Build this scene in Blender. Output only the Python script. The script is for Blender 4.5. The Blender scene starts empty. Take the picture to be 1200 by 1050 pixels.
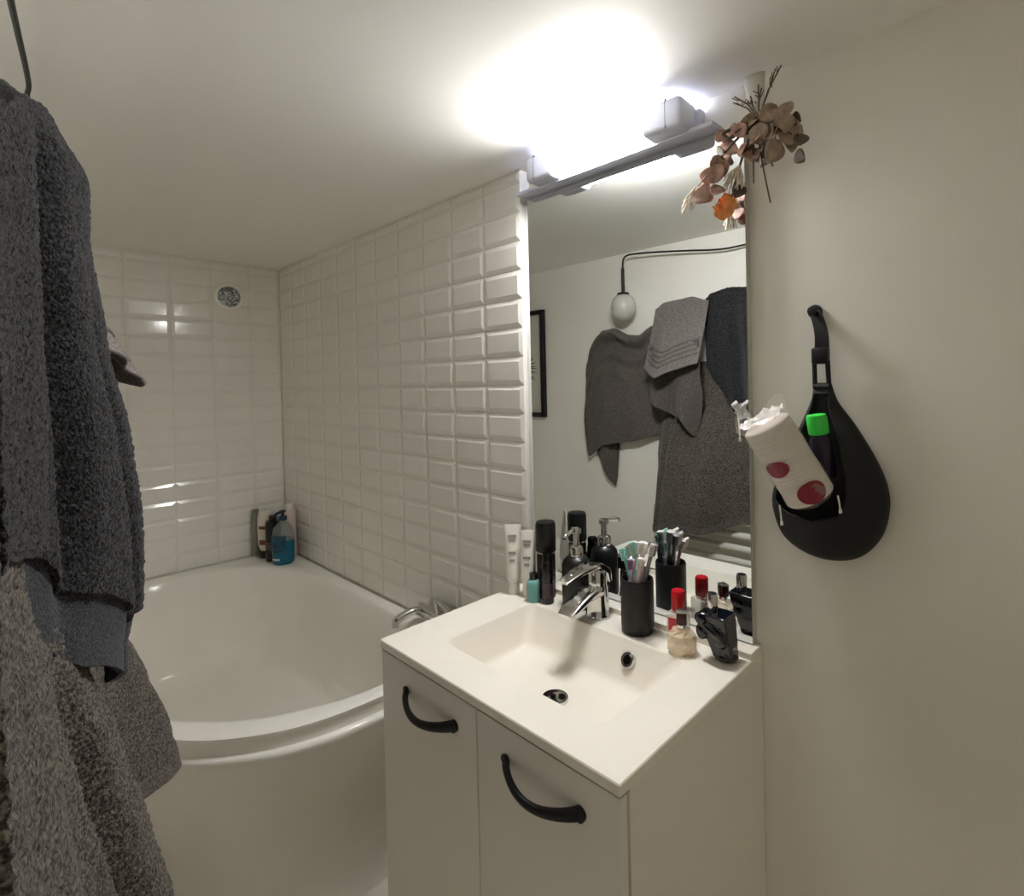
import bpy, bmesh, math, random
from mathutils import Vector, Matrix, noise
random.seed(7)
sc = bpy.context.scene
COL = sc.collection
PI = math.pi

# ------------------------------------------------------------------ helpers
def lin(c):
    return tuple((v/255/12.92 if v/255 <= .04045 else ((v/255+.055)/1.055)**2.4) for v in c) + (1,)

MATS = {}
def mat(name, rgb, rough=.5, metal=0, spec=.5, bump=0, bscale=200, var=0, vscale=8, coat=0, sheen=0,
        trans=0, ior=1.45, emit=None, estr=0, alpha=1, speck=None, sscale=300, detail=3):
    if name in MATS: return MATS[name]
    m = bpy.data.materials.new(name); m.use_nodes = True
    nt = m.node_tree; b = nt.nodes['Principled BSDF']
    base = rgb if len(rgb) == 4 else lin(rgb)
    b.inputs['Base Color'].default_value = base
    b.inputs['Roughness'].default_value = rough
    b.inputs['Metallic'].default_value = metal
    b.inputs['Specular IOR Level'].default_value = spec
    b.inputs['IOR'].default_value = ior
    b.inputs['Transmission Weight'].default_value = trans
    b.inputs['Coat Weight'].default_value = coat
    b.inputs['Coat Roughness'].default_value = .05
    b.inputs['Sheen Weight'].default_value = sheen
    b.inputs['Alpha'].default_value = alpha
    if emit:
        b.inputs['Emission Color'].default_value = emit
        b.inputs['Emission Strength'].default_value = estr
    tc = nt.nodes.new('ShaderNodeTexCoord')
    if var or speck:
        n = nt.nodes.new('ShaderNodeTexNoise'); n.inputs['Scale'].default_value = sscale if speck else vscale
        n.inputs['Detail'].default_value = 2 if speck else detail
        nt.links.new(tc.outputs['Object'], n.inputs['Vector'])
        r = nt.nodes.new('ShaderNodeValToRGB')
        r.color_ramp.elements[0].position = .38; r.color_ramp.elements[1].position = .66
        r.color_ramp.elements[0].color = tuple(v*(1-var) for v in base[:3])+(1,)
        r.color_ramp.elements[1].color = speck if speck else tuple(min(1, v*(1+var)) for v in base[:3])+(1,)
        nt.links.new(n.outputs['Fac'], r.inputs['Fac'])
        nt.links.new(r.outputs['Color'], b.inputs['Base Color'])
    if bump:
        n2 = nt.nodes.new('ShaderNodeTexNoise'); n2.inputs['Scale'].default_value = bscale
        n2.inputs['Detail'].default_value = 2
        nt.links.new(tc.outputs['Object'], n2.inputs['Vector'])
        bp = nt.nodes.new('ShaderNodeBump'); bp.inputs['Strength'].default_value = bump
        bp.inputs['Distance'].default_value = .002
        nt.links.new(n2.outputs['Fac'], bp.inputs['Height'])
        nt.links.new(bp.outputs['Normal'], b.inputs['Normal'])
    MATS[name] = m
    return m

def obj(name, bm, m, parent=None, world=False, smooth=True, angle=40):
    me = bpy.data.meshes.new(name)
    bmesh.ops.recalc_face_normals(bm, faces=bm.faces)
    if world and parent is not None:
        p = parent
        off = Vector((0, 0, 0))
        while p is not None:
            off += p.location; p = p.parent
        bmesh.ops.translate(bm, verts=bm.verts, vec=-off)
    bm.to_mesh(me); bm.free()
    if m is not None:
        for mm in (m if isinstance(m, (list, tuple)) else [m]): me.materials.append(mm)
    if smooth:
        for p in me.polygons: p.use_smooth = True
        me.set_sharp_from_angle(angle=math.radians(angle))
    o = bpy.data.objects.new(name, me); COL.objects.link(o)
    if parent is not None: o.parent = parent
    return o

def thing(name, label, cat, loc=(0, 0, 0), rotz=0, group=None):
    o = bpy.data.objects.new(name, None); COL.objects.link(o)
    o.empty_display_size = .05
    o.location = loc; o.rotation_euler = (0, 0, rotz)
    return tag(o, label, cat, group)
def tag(o, label, cat, group=None):
    o['label'] = label; o['category'] = cat
    if group: o['group'] = group
    return o
def struct(name, bm, m, smooth=False, label=None):
    o = obj(name, bm, m, None, smooth=smooth); o['kind'] = 'structure'
    if label: o['label'] = label
    return o

def box(bm, x0, x1, y0, y1, z0, z1, bev=0, seg=2):
    vs = [bm.verts.new((x, y, z)) for x in (x0, x1) for y in (y0, y1) for z in (z0, z1)]
    idx = [(0, 1, 3, 2), (4, 6, 7, 5), (0, 4, 5, 1), (2, 3, 7, 6), (0, 2, 6, 4), (1, 5, 7, 3)]
    fs = [bm.faces.new([vs[i] for i in f]) for f in idx]
    if bev:
        es = list({e for f in fs for e in f.edges})
        bmesh.ops.bevel(bm, geom=es, offset=bev, segments=seg, profile=.5, affect='EDGES')
def BM(): return bmesh.new()
def boxbm(*a, **k):
    bm = BM(); box(bm, *a, **k); return bm

def lathe(bm, prof, n=32, c=(0, 0, 0), sx=1, sy=1, M=None):
    rings = []
    for r, z in prof:
        if r < 1e-6: ring = [bm.verts.new((0, 0, z))]
        else: ring = [bm.verts.new((r*sx*math.cos(2*PI*i/n), r*sy*math.sin(2*PI*i/n), z)) for i in range(n)]
        rings.append(ring)
    for a, b in zip(rings, rings[1:]):
        if len(a) == 1 and len(b) == 1: continue
        for i in range(n):
            j = (i+1) % n
            if len(a) == 1: bm.faces.new((a[0], b[j], b[i]))
            elif len(b) == 1: bm.faces.new((a[i], a[j], b[0]))
            else: bm.faces.new((a[i], a[j], b[j], b[i]))
    vs = [v for r in rings for v in r]
    if M is not None: bmesh.ops.transform(bm, matrix=M, verts=vs)
    bmesh.ops.translate(bm, verts=vs, vec=c)
def lathebm(prof, n=32, **k):
    bm = BM(); lathe(bm, prof, n, **k); return bm

def tube(bm, path, r, n=10, cap=True, flat=1.0):
    P = [Vector(p) for p in path]
    R = r if isinstance(r, (list, tuple)) else [r]*len(P)
    rings = []; up = None
    for i, p in enumerate(P):
        t = (P[min(i+1, len(P)-1)]-P[max(i-1, 0)]).normalized()
        if up is None:
            up = Vector((0, 0, 1)) if abs(t.z) < .9 else Vector((1, 0, 0))
        u = (up-t*up.dot(t)).normalized(); v = t.cross(u); up = u
        rings.append([bm.verts.new(p+(u*math.cos(2*PI*k/n)*flat+v*math.sin(2*PI*k/n))*R[i]) for k in range(n)])
    for a, b in zip(rings, rings[1:]):
        for k in range(n):
            j = (k+1) % n; bm.faces.new((a[k], a[j], b[j], b[k]))
    if cap:
        bm.faces.new(rings[0][::-1]); bm.faces.new(rings[-1])
def tubebm(*a, **k):
    bm = BM(); tube(bm, *a, **k); return bm

def catmull(pts, sub=8, closed=False):
    P = [Vector(p) for p in pts]; n = len(P); out = []
    for i in range(n if closed else n-1):
        if closed: a, b, c, d = P[(i-1) % n], P[i], P[(i+1) % n], P[(i+2) % n]
        else: a, b, c, d = P[max(i-1, 0)], P[i], P[i+1], P[min(i+2, n-1)]
        for k in range(sub):
            t = k/sub
            out.append(.5*((2*b)+(c-a)*t+(2*a-5*b+4*c-d)*t*t+(3*b-a-3*c+d)*t**3))
    if not closed: out.append(P[-1])
    return out

def interp(tbl, x):
    if x <= tbl[0][0]: return tbl[0][1]
    for (a, va), (b, vb) in zip(tbl, tbl[1:]):
        if x <= b:
            t = (x-a)/(b-a); t = t*t*(3-2*t)*.5+t*.5
            return va+(vb-va)*t
    return tbl[-1][1]
def gauss(x, c, w): return math.exp(-((x-c)/w)**2)

# ------------------------------------------------------------------ constants of the room (metres)
HALL_FILL = .28  # strength of the fill globe added in the unseen hallway
LAMP = 36
L = 1.64          # tiled end wall at x=-L
YW = .030         # painted wall plane behind the vanity
YT = -.978        # towel wall plane
XR = 1.72
HC0, HC1 = 1.917, 1.930   # ceiling height at the mirror wall and at the towel wall
RIM = .62

# ------------------------------------------------------------------ materials
wall_m = mat('cream_wall_paint', (234, 231, 222), .55, bump=.06, bscale=260, var=.02, vscale=3)
ceil_m = mat('white_ceiling_paint', (242, 241, 236), .6, bump=.05, bscale=200)
tile_m = mat('glazed_white_tile', (236, 234, 229), .12, spec=.5, var=.015, vscale=5)
grout_m = mat('pale_grout', (226, 222, 214), .8)
floor_m = mat('pale_floor', (222, 218, 210), .35, var=.06, vscale=12)
acryl_m = mat('white_acrylic', (240, 238, 232), .16, spec=.5, var=.01)
cab_m = mat('white_laminate', (234, 230, 222), .42, bump=.03, bscale=400)
basin_m = mat('cream_mineral_cast', (240, 235, 224), .3, var=.012, vscale=10)
black_m = mat('matte_black', (9, 9, 10), .45, bump=.08, bscale=500)
blackg_m = mat('gloss_black', (12, 12, 13), .15)
chrome_m = mat('chrome', (215, 214, 212), .07, metal=1, var=.01)
steel_m = mat('brushed_steel', (170, 168, 165), .3, metal=1, var=.05, vscale=60)
mirror_m = mat('mirror_silver', (232, 236, 236), .0, metal=1)
edge_m = mat('mirror_edge', (196, 196, 188), .3)
plast_m = mat('white_plastic', (216, 221, 238), .35)
glow_m = mat('lit_diffuser', (255, 255, 255), .4, emit=(1, .985, .96, 1), estr=LAMP)

# ------------------------------------------------------------------ setting
bm = boxbm(-L-.1, XR+.1, -2.1, .1, -.06, 0); struct('floor', bm, floor_m)
bm = BM()
vs = [bm.verts.new(p) for p in ((-L-.1, .1, HC0), (XR+.1, .1, HC0), (XR+.1, YT-.02, HC1), (-L-.1, YT-.02, HC1), (XR+.1, -2.1, HC1), (-L-.1, -2.1, HC1))]
vt = [bm.verts.new(v.co+Vector((0, 0, .06))) for v in vs]
bm.faces.new((vs[0], vs[1], vs[2], vs[3])); bm.faces.new((vs[3], vs[2], vs[4], vs[5]))
bm.faces.new((vt[3], vt[2], vt[1], vt[0])); bm.faces.new((vt[5], vt[4], vt[2], vt[3]))
for a, b in ((0, 1), (1, 2), (2, 4), (4, 5), (5, 3), (3, 0)): bm.faces.new((vs[a], vt[a], vt[b], vs[b]))
struct('ceiling', bm, ceil_m)
struct('wall_mirror_side', boxbm(0, XR+.1, YW, YW+.1, 0, 1.99), wall_m)
struct('wall_right', boxbm(XR, XR+.1, -2.1, YW, 0, 1.99), wall_m)
bm = BM()
box(bm, -L-.1, .72, YT-.1, YT, 0, 1.99); box(bm, 1.60, XR, YT-.1, YT, 0, 1.99); box(bm, .72, 1.60, YT-.1, YT, 1.87, 1.99)
struct('wall_towel_side', bm, wall_m)
bm = BM(); box(bm, .2, .3, -2.1, YT-.1, 0, 1.99); box(bm, .3, XR, -2.1, -2.0, 0, 1.99)
struct('wall_hallway', bm, wall_m)

def tiles(bm, fn, us, zs, gap=.0008, bevw=.0125, depth=.0055):
    """bevelled metro tiles; fn(u, z, d) -> point, d = how far it stands proud of the grout"""
    for u0, u1 in zip(us, us[1:]):
        for z0, z1 in zip(zs, zs[1:]):
            a0, a1, b0, b1 = min(u0, u1)+gap, max(u0, u1)-gap, z0+gap, z1-gap
            w = min(bevw, (a1-a0)*.35, (b1-b0)*.35)
            o = [bm.verts.new(fn(u, z, 0)) for u, z in ((a0, b0), (a1, b0), (a1, b1), (a0, b1))]
            m_ = [bm.verts.new(fn(u, z, .0015)) for u, z in ((a0, b0), (a1, b0), (a1, b1), (a0, b1))]
            j = [random.uniform(-.00025, .00025) for _ in range(4)]
            i = [bm.verts.new(fn(u, z, depth+q)) for (u, z), q in zip(((a0+w, b0+w), (a1-w, b0+w), (a1-w, b1-w), (a0+w, b1-w)), j)]
            bm.faces.new(i)
            for k in range(4):
                q = (k+1) % 4
                bm.faces.new((o[k], o[q], m_[q], m_[k])); bm.faces.new((m_[k], m_[q], i[q], i[k]))
rows = [1.3603+.075*k for k in range(-11, 8)]
rows = [z for z in rows if z > .5]+[HC0-.001]
X0 = -.0015
cols = [X0-.15*k for k in range(11)]+[-L+.0005]
bm = boxbm(-L-.1, X0, 0, .1, 0, 1.99)
for f in bm.faces: f.material_index = 1
tiles(bm, lambda u, z, d: (u, -d, z), cols, rows)
for f in bm.faces: f.material_index = 0 if len(f.verts) == 4 and f.calc_area() < .02 else 1
w1 = struct('wall_bath_side', bm, [tile_m, grout_m])
ycol = [-.006, -.128]+[-.128-.15*k for k in range(1, 6)]+[YT+.001]
bm = boxbm(-L-.1, -L, -2.1, 0, 0, 1.99)
n0 = len(bm.faces)
tiles(bm, lambda u, z, d: (-L+d, u, z), ycol, rows)
for f in bm.faces: f.material_index = 0 if len(f.verts) == 4 and f.calc_area() < .02 else 1
struct('wall_bath_end', bm, [tile_m, grout_m])

# ------------------------------------------------------------------ camera
cam = bpy.data.cameras.new('camera'); co = bpy.data.objects.new('camera', cam); COL.objects.link(co)
yaw, pitch, roll = .7531, .0116, -.0215
f = Vector((-math.sin(yaw)*math.cos(pitch), math.cos(yaw)*math.cos(pitch), -math.sin(pitch)))
r = Vector((math.cos(yaw), math.sin(yaw), 0)); u = r.cross(f)
r2 = r*math.cos(roll)+u*math.sin(roll); u2 = -r*math.sin(roll)+u*math.cos(roll)
Mx = Matrix((r2, u2, -f)).transposed().to_4x4(); Mx.translation = Vector((1.0127, -.9706, 1.3642))
co.matrix_world = Mx
cam.sensor_width = 36; cam.sensor_fit = 'HORIZONTAL'
cam.lens = 631.115/1200*36; cam.shift_x = (600-649.119)/1200; cam.shift_y = (455.717-525)/1200
cam.clip_start = .003
sc.camera = co

# ------------------------------------------------------------------ bathtub
def polar(pts, C, n):
    """radius of a closed outline seen from C at n angles"""
    out = []
    m = len(pts)
    for k in range(n):
        a = 2*PI*k/n; d = Vector((math.cos(a), math.sin(a))); best = None
        for i in range(m):
            p = Vector(pts[i][:2])-C; q = Vector(pts[(i+1) % m][:2])-C; e = q-p
            den = d.x*e.y-d.y*e.x
            if abs(den) < 1e-12: continue
            t = (p.x*e.y-p.y*e.x)/den; s = (p.x*d.y-p.y*d.x)/den
            if t > 0 and -1e-6 <= s <= 1+1e-6 and (best is None or t > best): best = t
        out.append(best)
    return out
TC = Vector((-.95, -.42)); TN = 240
front = catmull([(-.225, -.006, 0), (-.186, -.15, 0), (-.178, -.30, 0), (-.188, -.423, 0), (-.211, -.508, 0), (-.245, -.574, 0), (-.302, -.648, 0),
                 (-.365, -.703, 0), (-.50, -.800, 0), (-.70, -.890, 0), (-1.0, -.950, 0), (-1.25, -.972, 0)], 8)
outer = [(p.x, p.y) for p in front]+[(-L+.008, -.972), (-L+.008, -.006)]
inner = [(p.x, p.y) for p in catmull([(-1.461, -.20, 0), (-1.33, -.125, 0), (-1.18, -.080, 0), (-.852, -.052, 0), (-.603, -.056, 0), (-.36, -.095, 0), (-.25, -.20, 0),
        (-.232, -.30, 0), (-.246, -.40, 0), (-.280, -.485, 0), (-.318, -.555, 0), (-.385, -.630, 0), (-.465, -.692, 0), (-.62, -.775, 0), (-.85, -.850, 0),
        (-1.10, -.880, 0), (-1.35, -.850, 0), (-1.52, -.72, 0), (-1.585, -.55, 0), (-1.56, -.36, 0)], 6, True)]
ro, ri = polar(outer, TC, TN), polar(inner, TC, TN)
def ring(bm, fr, z):
    return [bm.verts.new((TC.x+fr(k)*math.cos(2*PI*k/TN), TC.y+fr(k)*math.sin(2*PI*k/TN), z)) for k in range(TN)]
def loft(bm, rings):
    for a, b in zip(rings, rings[1:]):
        for k in range(TN):
            j = (k+1) % TN; bm.faces.new((a[k], a[j], b[j], b[k]))
tub = thing('bathtub', 'white acrylic corner bathtub with curved front under tiled walls', 'bathtub', (-.95, -.42, 0))
bm = BM()
prof = [(-.012, .577), (-.013, .600), (-.012, .611), (-.0075, .617), (0.0, .6195), ]
rs = [ring(bm, lambda k, d=d: ro[k]+d-.002, z) for d, z in [(-.013, .575), (-.013, .602), (-.010, .611), (-.005, .6165), (-.013, .62)]]
for t, z in ((.25, .6205), (.75, .6200)): rs.append(ring(bm, lambda k, t=t: (ro[k]-.015)*(1-t)+ri[k]*t, z))
for d, z in ((.004, .6185), (-.004, .615), (-.010, .607), (-.016, .592)): rs.append(ring(bm, lambda k, d=d: ri[k]+d, z))
for sfac, z in ((.965, .55), (.945, .46), (.925, .37), (.905, .30), (.885, .265), (.86, .246), (.82, .236), (.72, .230), (.55, .227), (.25, .225)):
    rs.append(ring(bm, lambda k, s=sfac: (ri[k]-.016)*s, z))
loft(bm, rs); bm.faces.new(rs[-1])
obj('rim_and_basin', bm, acryl_m, tub, world=True, angle=60)
bm = BM()
rs = [ring(bm, lambda k, d=d: ro[k]+d, z) for d, z in [(-.185, .0), (-.175, .10), (-.14, .20), (-.10, .29), (-.062, .38), (-.034, .46), (-.014, .525), (-.003, .558), (0, .567), (-.002, .573), (-.008, .5765), (-.03, .577)]]
loft(bm, rs)
obj('front_panel', bm, acryl_m, tub, world=True, angle=60)
obj('drain', lathebm([(0, 0), (.03, 0), (.032, .002), (.026, .005), (0, .006)], 24, c=(-.95, -.42, .226)), chrome_m, tub, world=True)

# bath mixer on the tub rim beside the vanity
mx = thing('bath_mixer', 'chrome bath mixer tap on the tub rim behind the vanity corner', 'tap', (-.335, -.045, RIM))
obj('body', tubebm([(-.12, .008, .045), (.085, .008, .045)], .019, 14), chrome_m, mx)
for x in (-.075, .05): obj('mounting', lathebm([(0, 0), (.026, 0), (.026, .006), (.014, .01), (.013, .04), (0, .04)], 18, c=(x, .008, .0)), chrome_m, mx)
obj('handle', tubebm(catmull([(-.02, .006, .06), (-.02, .0, .095), (.0, -.012, .105), (.06, -.03, .108), (.10, -.04, .103)], 6), [.013]*6+[.011]*6+[.008]*13, 12, flat=.6), chrome_m, mx)
obj('spout', tubebm(catmull([(-.10, .008, .045), (-.11, -.03, .05), (-.12, -.075, .035), (-.122, -.08, .015)], 6), .012, 12), chrome_m, mx)

# ------------------------------------------------------------------ vanity cabinet
VW, VD = .6014, .4254
cabn = thing('vanity_cabinet', 'white two-door vanity cabinet under the washbasin', 'cabinet', (.30, -.20, 0))
bm = BM()
box(bm, .003, .021, -.403, .028, 0, .834); box(bm, .5825, .6005, -.403, .028, 0, .834)
box(bm, .021, .5825, -.39, .02, .08, .098); box(bm, .021, .5825, .010, .02, .098, .60); box(bm, .021, .5825, -.36, -.345, 0, .08)
obj('carcass', bm, cab_m, cabn, world=True, smooth=False)
for x0, x1, hx in ((.0035, .3055, .171), (.3090, .6000, .456)):
    d = obj('door', boxbm(x0, x1, -.4225, -.4078, .085, .829, bev=.0012), cab_m, cabn, world=True)
    bm = BM()
    n = 22
    path = []; rad = []
    for i in range(n+1):
        t = i/n
        path.append((hx-.076+.152*t, -.4225-.031*math.sin(PI*t)**.72, .780-.011*math.sin(PI*t)-.004*t))
        rad.append(.0052+.0030*t**3+.0006*(1-t)**4)
    tube(bm, path, rad, 12, flat=1.25)
    lathe(bm, [(0, 0), (.0075, 0), (.0085, .004), (0, .005)], 12, M=Matrix.Rotation(PI/2, 4, 'X'), c=(hx-.076, -.4225, .780))
    lathe(bm, [(0, 0), (.0105, 0), (.0105, .006), (0, .008)], 12, M=Matrix.Rotation(PI/2, 4, 'X'), c=(hx+.076, -.4225, .776))
    obj('handle', bm, black_m, d, world=True)

# ------------------------------------------------------------------ washbasin top
ws = thing('washbasin', 'cream-white countertop washbasin with a sunken rectangular bowl', 'washbasin', (.30, -.20, .834))
def rrect(x0, x1, y0, y1, r, n=8):
    out = []
    for cx, cy, a0 in ((x1-r, y1-r, 0), (x0+r, y1-r, PI/2), (x0+r, y0+r, PI), (x1-r, y0+r, 1.5*PI)):
        for k in range(n+1):
            a = a0+PI/2*k/n; out.append((cx+r*math.cos(a), cy+r*math.sin(a)))
    return out
bm = BM()
def rr(z, x0, x1, y0, y1, r): return [bm.verts.new((x, y, z)) for x, y in rrect(x0, x1, y0, y1, r)]
bx = (.108, .512, -.347, -.098)
levels = [rr(.834, 0, VW, -VD, .028, .003), rr(.848, 0, VW, -VD, .028, .003), rr(.850, .0015, VW-.0015, -VD+.0015, .0265, .003),
          rr(.850, *bx, .024), rr(.8487, bx[0]+.0012, bx[1]-.0012, bx[2]+.0012, bx[3]-.0012, .023), rr(.8460, bx[0]+.002, bx[1]-.002, bx[2]+.002, bx[3]-.002, .023)]
def off(z, q, r_): return rr(z, bx[0]+.022*q, bx[1]-.052*q, bx[2]+.018*q, bx[3]-.036*q, r_)
levels += [off(.826, .38, .025), off(.805, .68, .026), off(.786, .93, .027), off(.7795, 1.06, .027), off(.7755, 1.25, .026), off(.7735, 1.6, .024),
           rr(.766, bx[0]+.12, bx[1]-.15, bx[2]+.085, bx[3]-.10, .02)]
for a, b in zip(levels, levels[1:]):
    for k in range(len(a)):
        j = (k+1) % len(a); bm.faces.new((a[k], a[j], b[j], b[k]))
bm.faces.new(levels[-1])
obj('basin', bm, basin_m, ws, world=True, angle=28)
obj('splash_ledge', boxbm(.001, VW-.0005, -.022, .0275, .8495, .8625, bev=.002), basin_m, ws, world=True)
bm = lathebm([(0, .004), (.010, .004), (.020, .0025), (.0245, .003), (.026, .0005), (.026, -.004), (0, -.004)], 28, c=(.314, -.241, .7685))
obj('pop_up_drain', bm, chrome_m, ws, world=True)
R90 = Matrix.Rotation(PI/2-.5, 4, 'X')
ov = obj('overflow_ring', lathebm([(.0090, .001), (.0090, .0045), (.0135, .0050), (.0160, .002), (.0160, -.002)], 28, M=R90, c=(.395, -.1165, .8195)), chrome_m, ws, world=True)
obj('overflow_hole', lathebm([(0, .0025), (.0092, .0025), (.0092, -.0005), (0, -.001)], 24, M=R90, c=(.395, -.1165, .8195)), blackg_m, ov, world=True)

# faucet
fc = thing('basin_faucet', 'chrome single-lever faucet behind the washbasin bowl', 'tap', (.268, -.050, .850))
bm = BM()
lathe(bm, [(0, 0), (.027, 0), (.028, .004), (.026, .008), (.024, .03), (.0235, .062), (.022, .070), (0, .072)], 28)
obj('body', bm, chrome_m, fc)
def slab(bm, path, w, th, round_=True):
    """ribbon of width w (x) and thickness th along a y-z path, rounded section"""
    rings = []
    for i, (y, z) in enumerate(path):
        a = path[max(i-1, 0)]; b = path[min(i+1, len(path)-1)]
        t = Vector((b[0]-a[0], b[1]-a[1])).normalized(); nrm = Vector((-t.y, t.x))
        W = w[i] if isinstance(w, list) else w; T = th[i] if isinstance(th, list) else th
        rg = []
        for k in range(16):
            an = 2*PI*k/16; cx = math.copysign(abs(math.cos(an))**.5, math.cos(an)); sx = math.copysign(abs(math.sin(an))**.5, math.sin(an))
            rg.append(bm.verts.new((cx*W/2, y+nrm.x*sx*T/2, z+nrm.y*sx*T/2)))
        rings.append(rg)
    for a, b in zip(rings, rings[1:]):
        for k in range(16):
            j = (k+1) % 16; bm.faces.new((a[k], a[j], b[j], b[k]))
    bm.faces.new(rings[0]); bm.faces.new(rings[-1][::-1])
bm = BM(); slab(bm, [(.0, .058), (-.02, .060), (-.05, .054), (-.08, .044), (-.100, .036), (-.108, .032)], [.046, .046, .044, .043, .042, .040], [.026, .024, .019, .016, .014, .010])
obj('spout', bm, chrome_m, fc)
bm = BM(); slab(bm, [(.022, .074), (.018, .096), (.0, .109), (-.025, .114), (-.06, .113), (-.095, .107), (-.112, .103)], [.044, .044, .043, .041, .036, .031, .026], [.012, .020, .017, .012, .009, .008, .006])
obj('lever', bm, chrome_m, fc)
obj('lever_neck', lathebm([(0, .066), (.0215, .066), (.0215, .098), (.018, .104), (0, .105)], 24), chrome_m, fc)

# ------------------------------------------------------------------ mirror
mi = thing('wall_mirror', 'tall frameless wall mirror above the washbasin', 'mirror', (.295, .03, .864))
obj('glass', boxbm(.0005, .589, .0120, .0135, .8650, 1.8390), mirror_m, mi, world=True, smooth=False)
obj('backing', boxbm(.0005, .590, .0136, .0298, .8640, 1.8395), edge_m, mi, world=True, smooth=False)

# ------------------------------------------------------------------ lamp
lp = thing('mirror_lamp', 'lit white tube lamp above the mirror', 'lamp', (.295, .03, 1.841))
obj('base_tray', boxbm(.006, .545, -.024, .0295, 1.8405, 1.8490, bev=.002), plast_m, lp, world=True)
obj('wall_plate', boxbm(.075, .505, .004, .0295, 1.8490, 1.8960, bev=.003), plast_m, lp, world=True)
for x0, x1 in ((.083, .168), (.412, .500)):
    bm = BM(); box(bm, x0, x1, -.064, .004, 1.8430, 1.9020, bev=.011, seg=4)
    c = obj('end_cap', bm, plast_m, lp, world=True)
    xs = x0+.028 if x0 < .2 else x1-.032
    obj('seam', boxbm(xs-.0006, xs+.0006, -.0646, .002, 1.846, 1.9024, bev=.0003, seg=1), mat('seam_grey', (120, 122, 130), .6), c, world=True)
bm = BM()
prf = [(0, .168), (.012, .168), (.020, .172), (.0245, .182), (.026, .20), (.026, .38), (.0245, .398), (.020, .408), (.012, .412), (0, .412)]
lathe(bm, prf, 32, M=Matrix.Rotation(PI/2, 4, 'Y'), c=(0, -.034, 1.8710))
obj('diffuser', bm, glow_m, lp, world=True)
bm = BM(); G = []  # curved shield added over the diffuser to hold its light off the ceiling
for x in (.165, .415):
    sec = []
    for R_, rng in ((.0265, range(17)), (.0290, range(16, -1, -1))):
        for i in rng:
            a = math.radians(12+(118-12)*i/16); sec.append((-.034-R_*math.cos(a), 1.871+R_*math.sin(a)))
    G.append([bm.verts.new((x, y, z)) for y, z in sec])
n_ = len(G[0])
for k in range(n_): bm.faces.new((G[0][k], G[0][(k+1) % n_], G[1][(k+1) % n_], G[1][k]))
for g in G:
    for k in range(16): bm.faces.new((g[k], g[k+1], g[n_-2-k], g[n_-1-k]))
obj('added_light_shield', bm, plast_m, lp, world=True)

# fill globe added in the unseen hallway to brighten the room
hl = thing('added_fill_lamp', 'added white fill globe, unseen in the hallway beyond the doorway', 'lamp', (1.16, -1.55, 1.75))
obj('globe', lathebm([(0, 0), (.04, .006), (.075, .03), (.09, .07), (.08, .11), (.05, .14), (0, .142)], 32), mat('fill_globe_glow', (255, 255, 255), .4, emit=(1, .96, .9, 1), estr=HALL_FILL), hl)
obj('fill_globe_mount', lathebm([(0, .138), (.06, .138), (.06, .179), (0, .179)], 24), plast_m, hl)

# ------------------------------------------------------------------ air vent on the end wall
vt_ = thing('air_vent', 'small round air vent high on the tiled end wall', 'vent', (-L, -.215, 1.770))
RY = Matrix.Rotation(PI/2, 4, 'Y')
obj('collar', lathebm([(.045, 0), (.060, 0), (.061, .006), (.056, .012), (.047, .013), (.044, .009), (.044, .002)], 36, M=RY, c=(.004, 0, 0)), acryl_m, vt_)
obj('grille', lathebm([(0, .012), (.02, .011), (.0445, .008), (.0445, .002), (0, .002)], 36, M=RY, c=(.004, 0, 0)), mat('grey_grille', (120, 122, 122), .35, metal=.6, speck=(.62, .64, .64, 1), sscale=120, var=.5, bump=.8, bscale=120), vt_)

# ------------------------------------------------------------------ bottles in the tub corner
def bottle(name, label, cat, loc, prof, m, cap=None, capm=None, group=None, n=28, sx=1, sy=1, rotz=0):
    t = thing(name, label, cat, loc, rotz, group)
    obj('body', lathebm(prof, n, sx=sx, sy=sy), m, t)
    if cap: obj('cap', lathebm(cap, n, sx=sx if sx < 1 else 1, sy=sy if sy < 1 else 1), capm, t)
    return t
GB = 'bath bottles in the tub corner'
pet_m = mat('clear_pet', (150, 158, 158), .08, alpha=.45)
teal_m = mat('teal_soap', (4, 96, 122), .12, alpha=.97)
navy_m = mat('navy_plastic', (22, 48, 74), .3)
t = thing('pump_bottle', 'clear pump bottle part filled with teal liquid in the tub corner', 'bottle', (-1.408, -.098, .6203), 0, GB)
obj('liquid', lathebm([(0, .002), (.038, .002), (.043, .008), (.044, .03), (.0445, .075), (.0440, .1015), (0, .1015)], 32), teal_m, t)
obj('body', lathebm([(.0440, .100), (.0446, .106), (.043, .12), (.037, .15), (.024, .168), (.014, .175), (.014, .185)], 32), pet_m, t)
bm = BM(); lathe(bm, [(0, .183), (.017, .183), (.017, .200), (.007, .202), (.007, .214), (.013, .216), (.013, .224), (0, .225)], 20)
tube(bm, [(0, 0, .219), (.02, -.03, .219), (.026, -.044, .212)], .006, 8)
obj('pump', bm, navy_m, t)
bm = BM()
lab = [(a/12*1.5-.75-PI*.28) for a in range(13)]
for a, b in zip(lab, lab[1:]):
    q = [bm.verts.new((.0454*math.cos(x), .0454*math.sin(x), z)) for x, z in ((a, .05), (b, .05), (b, .125), (a, .125))]
    bm.faces.new(q)
obj('label', bm, mat('blue_label', (26, 78, 108), .35, var=.5, vscale=60, alpha=.8), t)
bm = BM()
lab = [(a/8*.8-.6-PI*.28) for a in range(9)]
for a, b in zip(lab, lab[1:]):
    q = [bm.verts.new((.0458*math.cos(x), .0458*math.sin(x), z)) for x, z in ((a, .022), (b, .022), (b, .030), (a, .030))]
    bm.faces.new(q)
obj('print_stripe', bm, mat('white_print', (190, 205, 210), .4), t)
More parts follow.
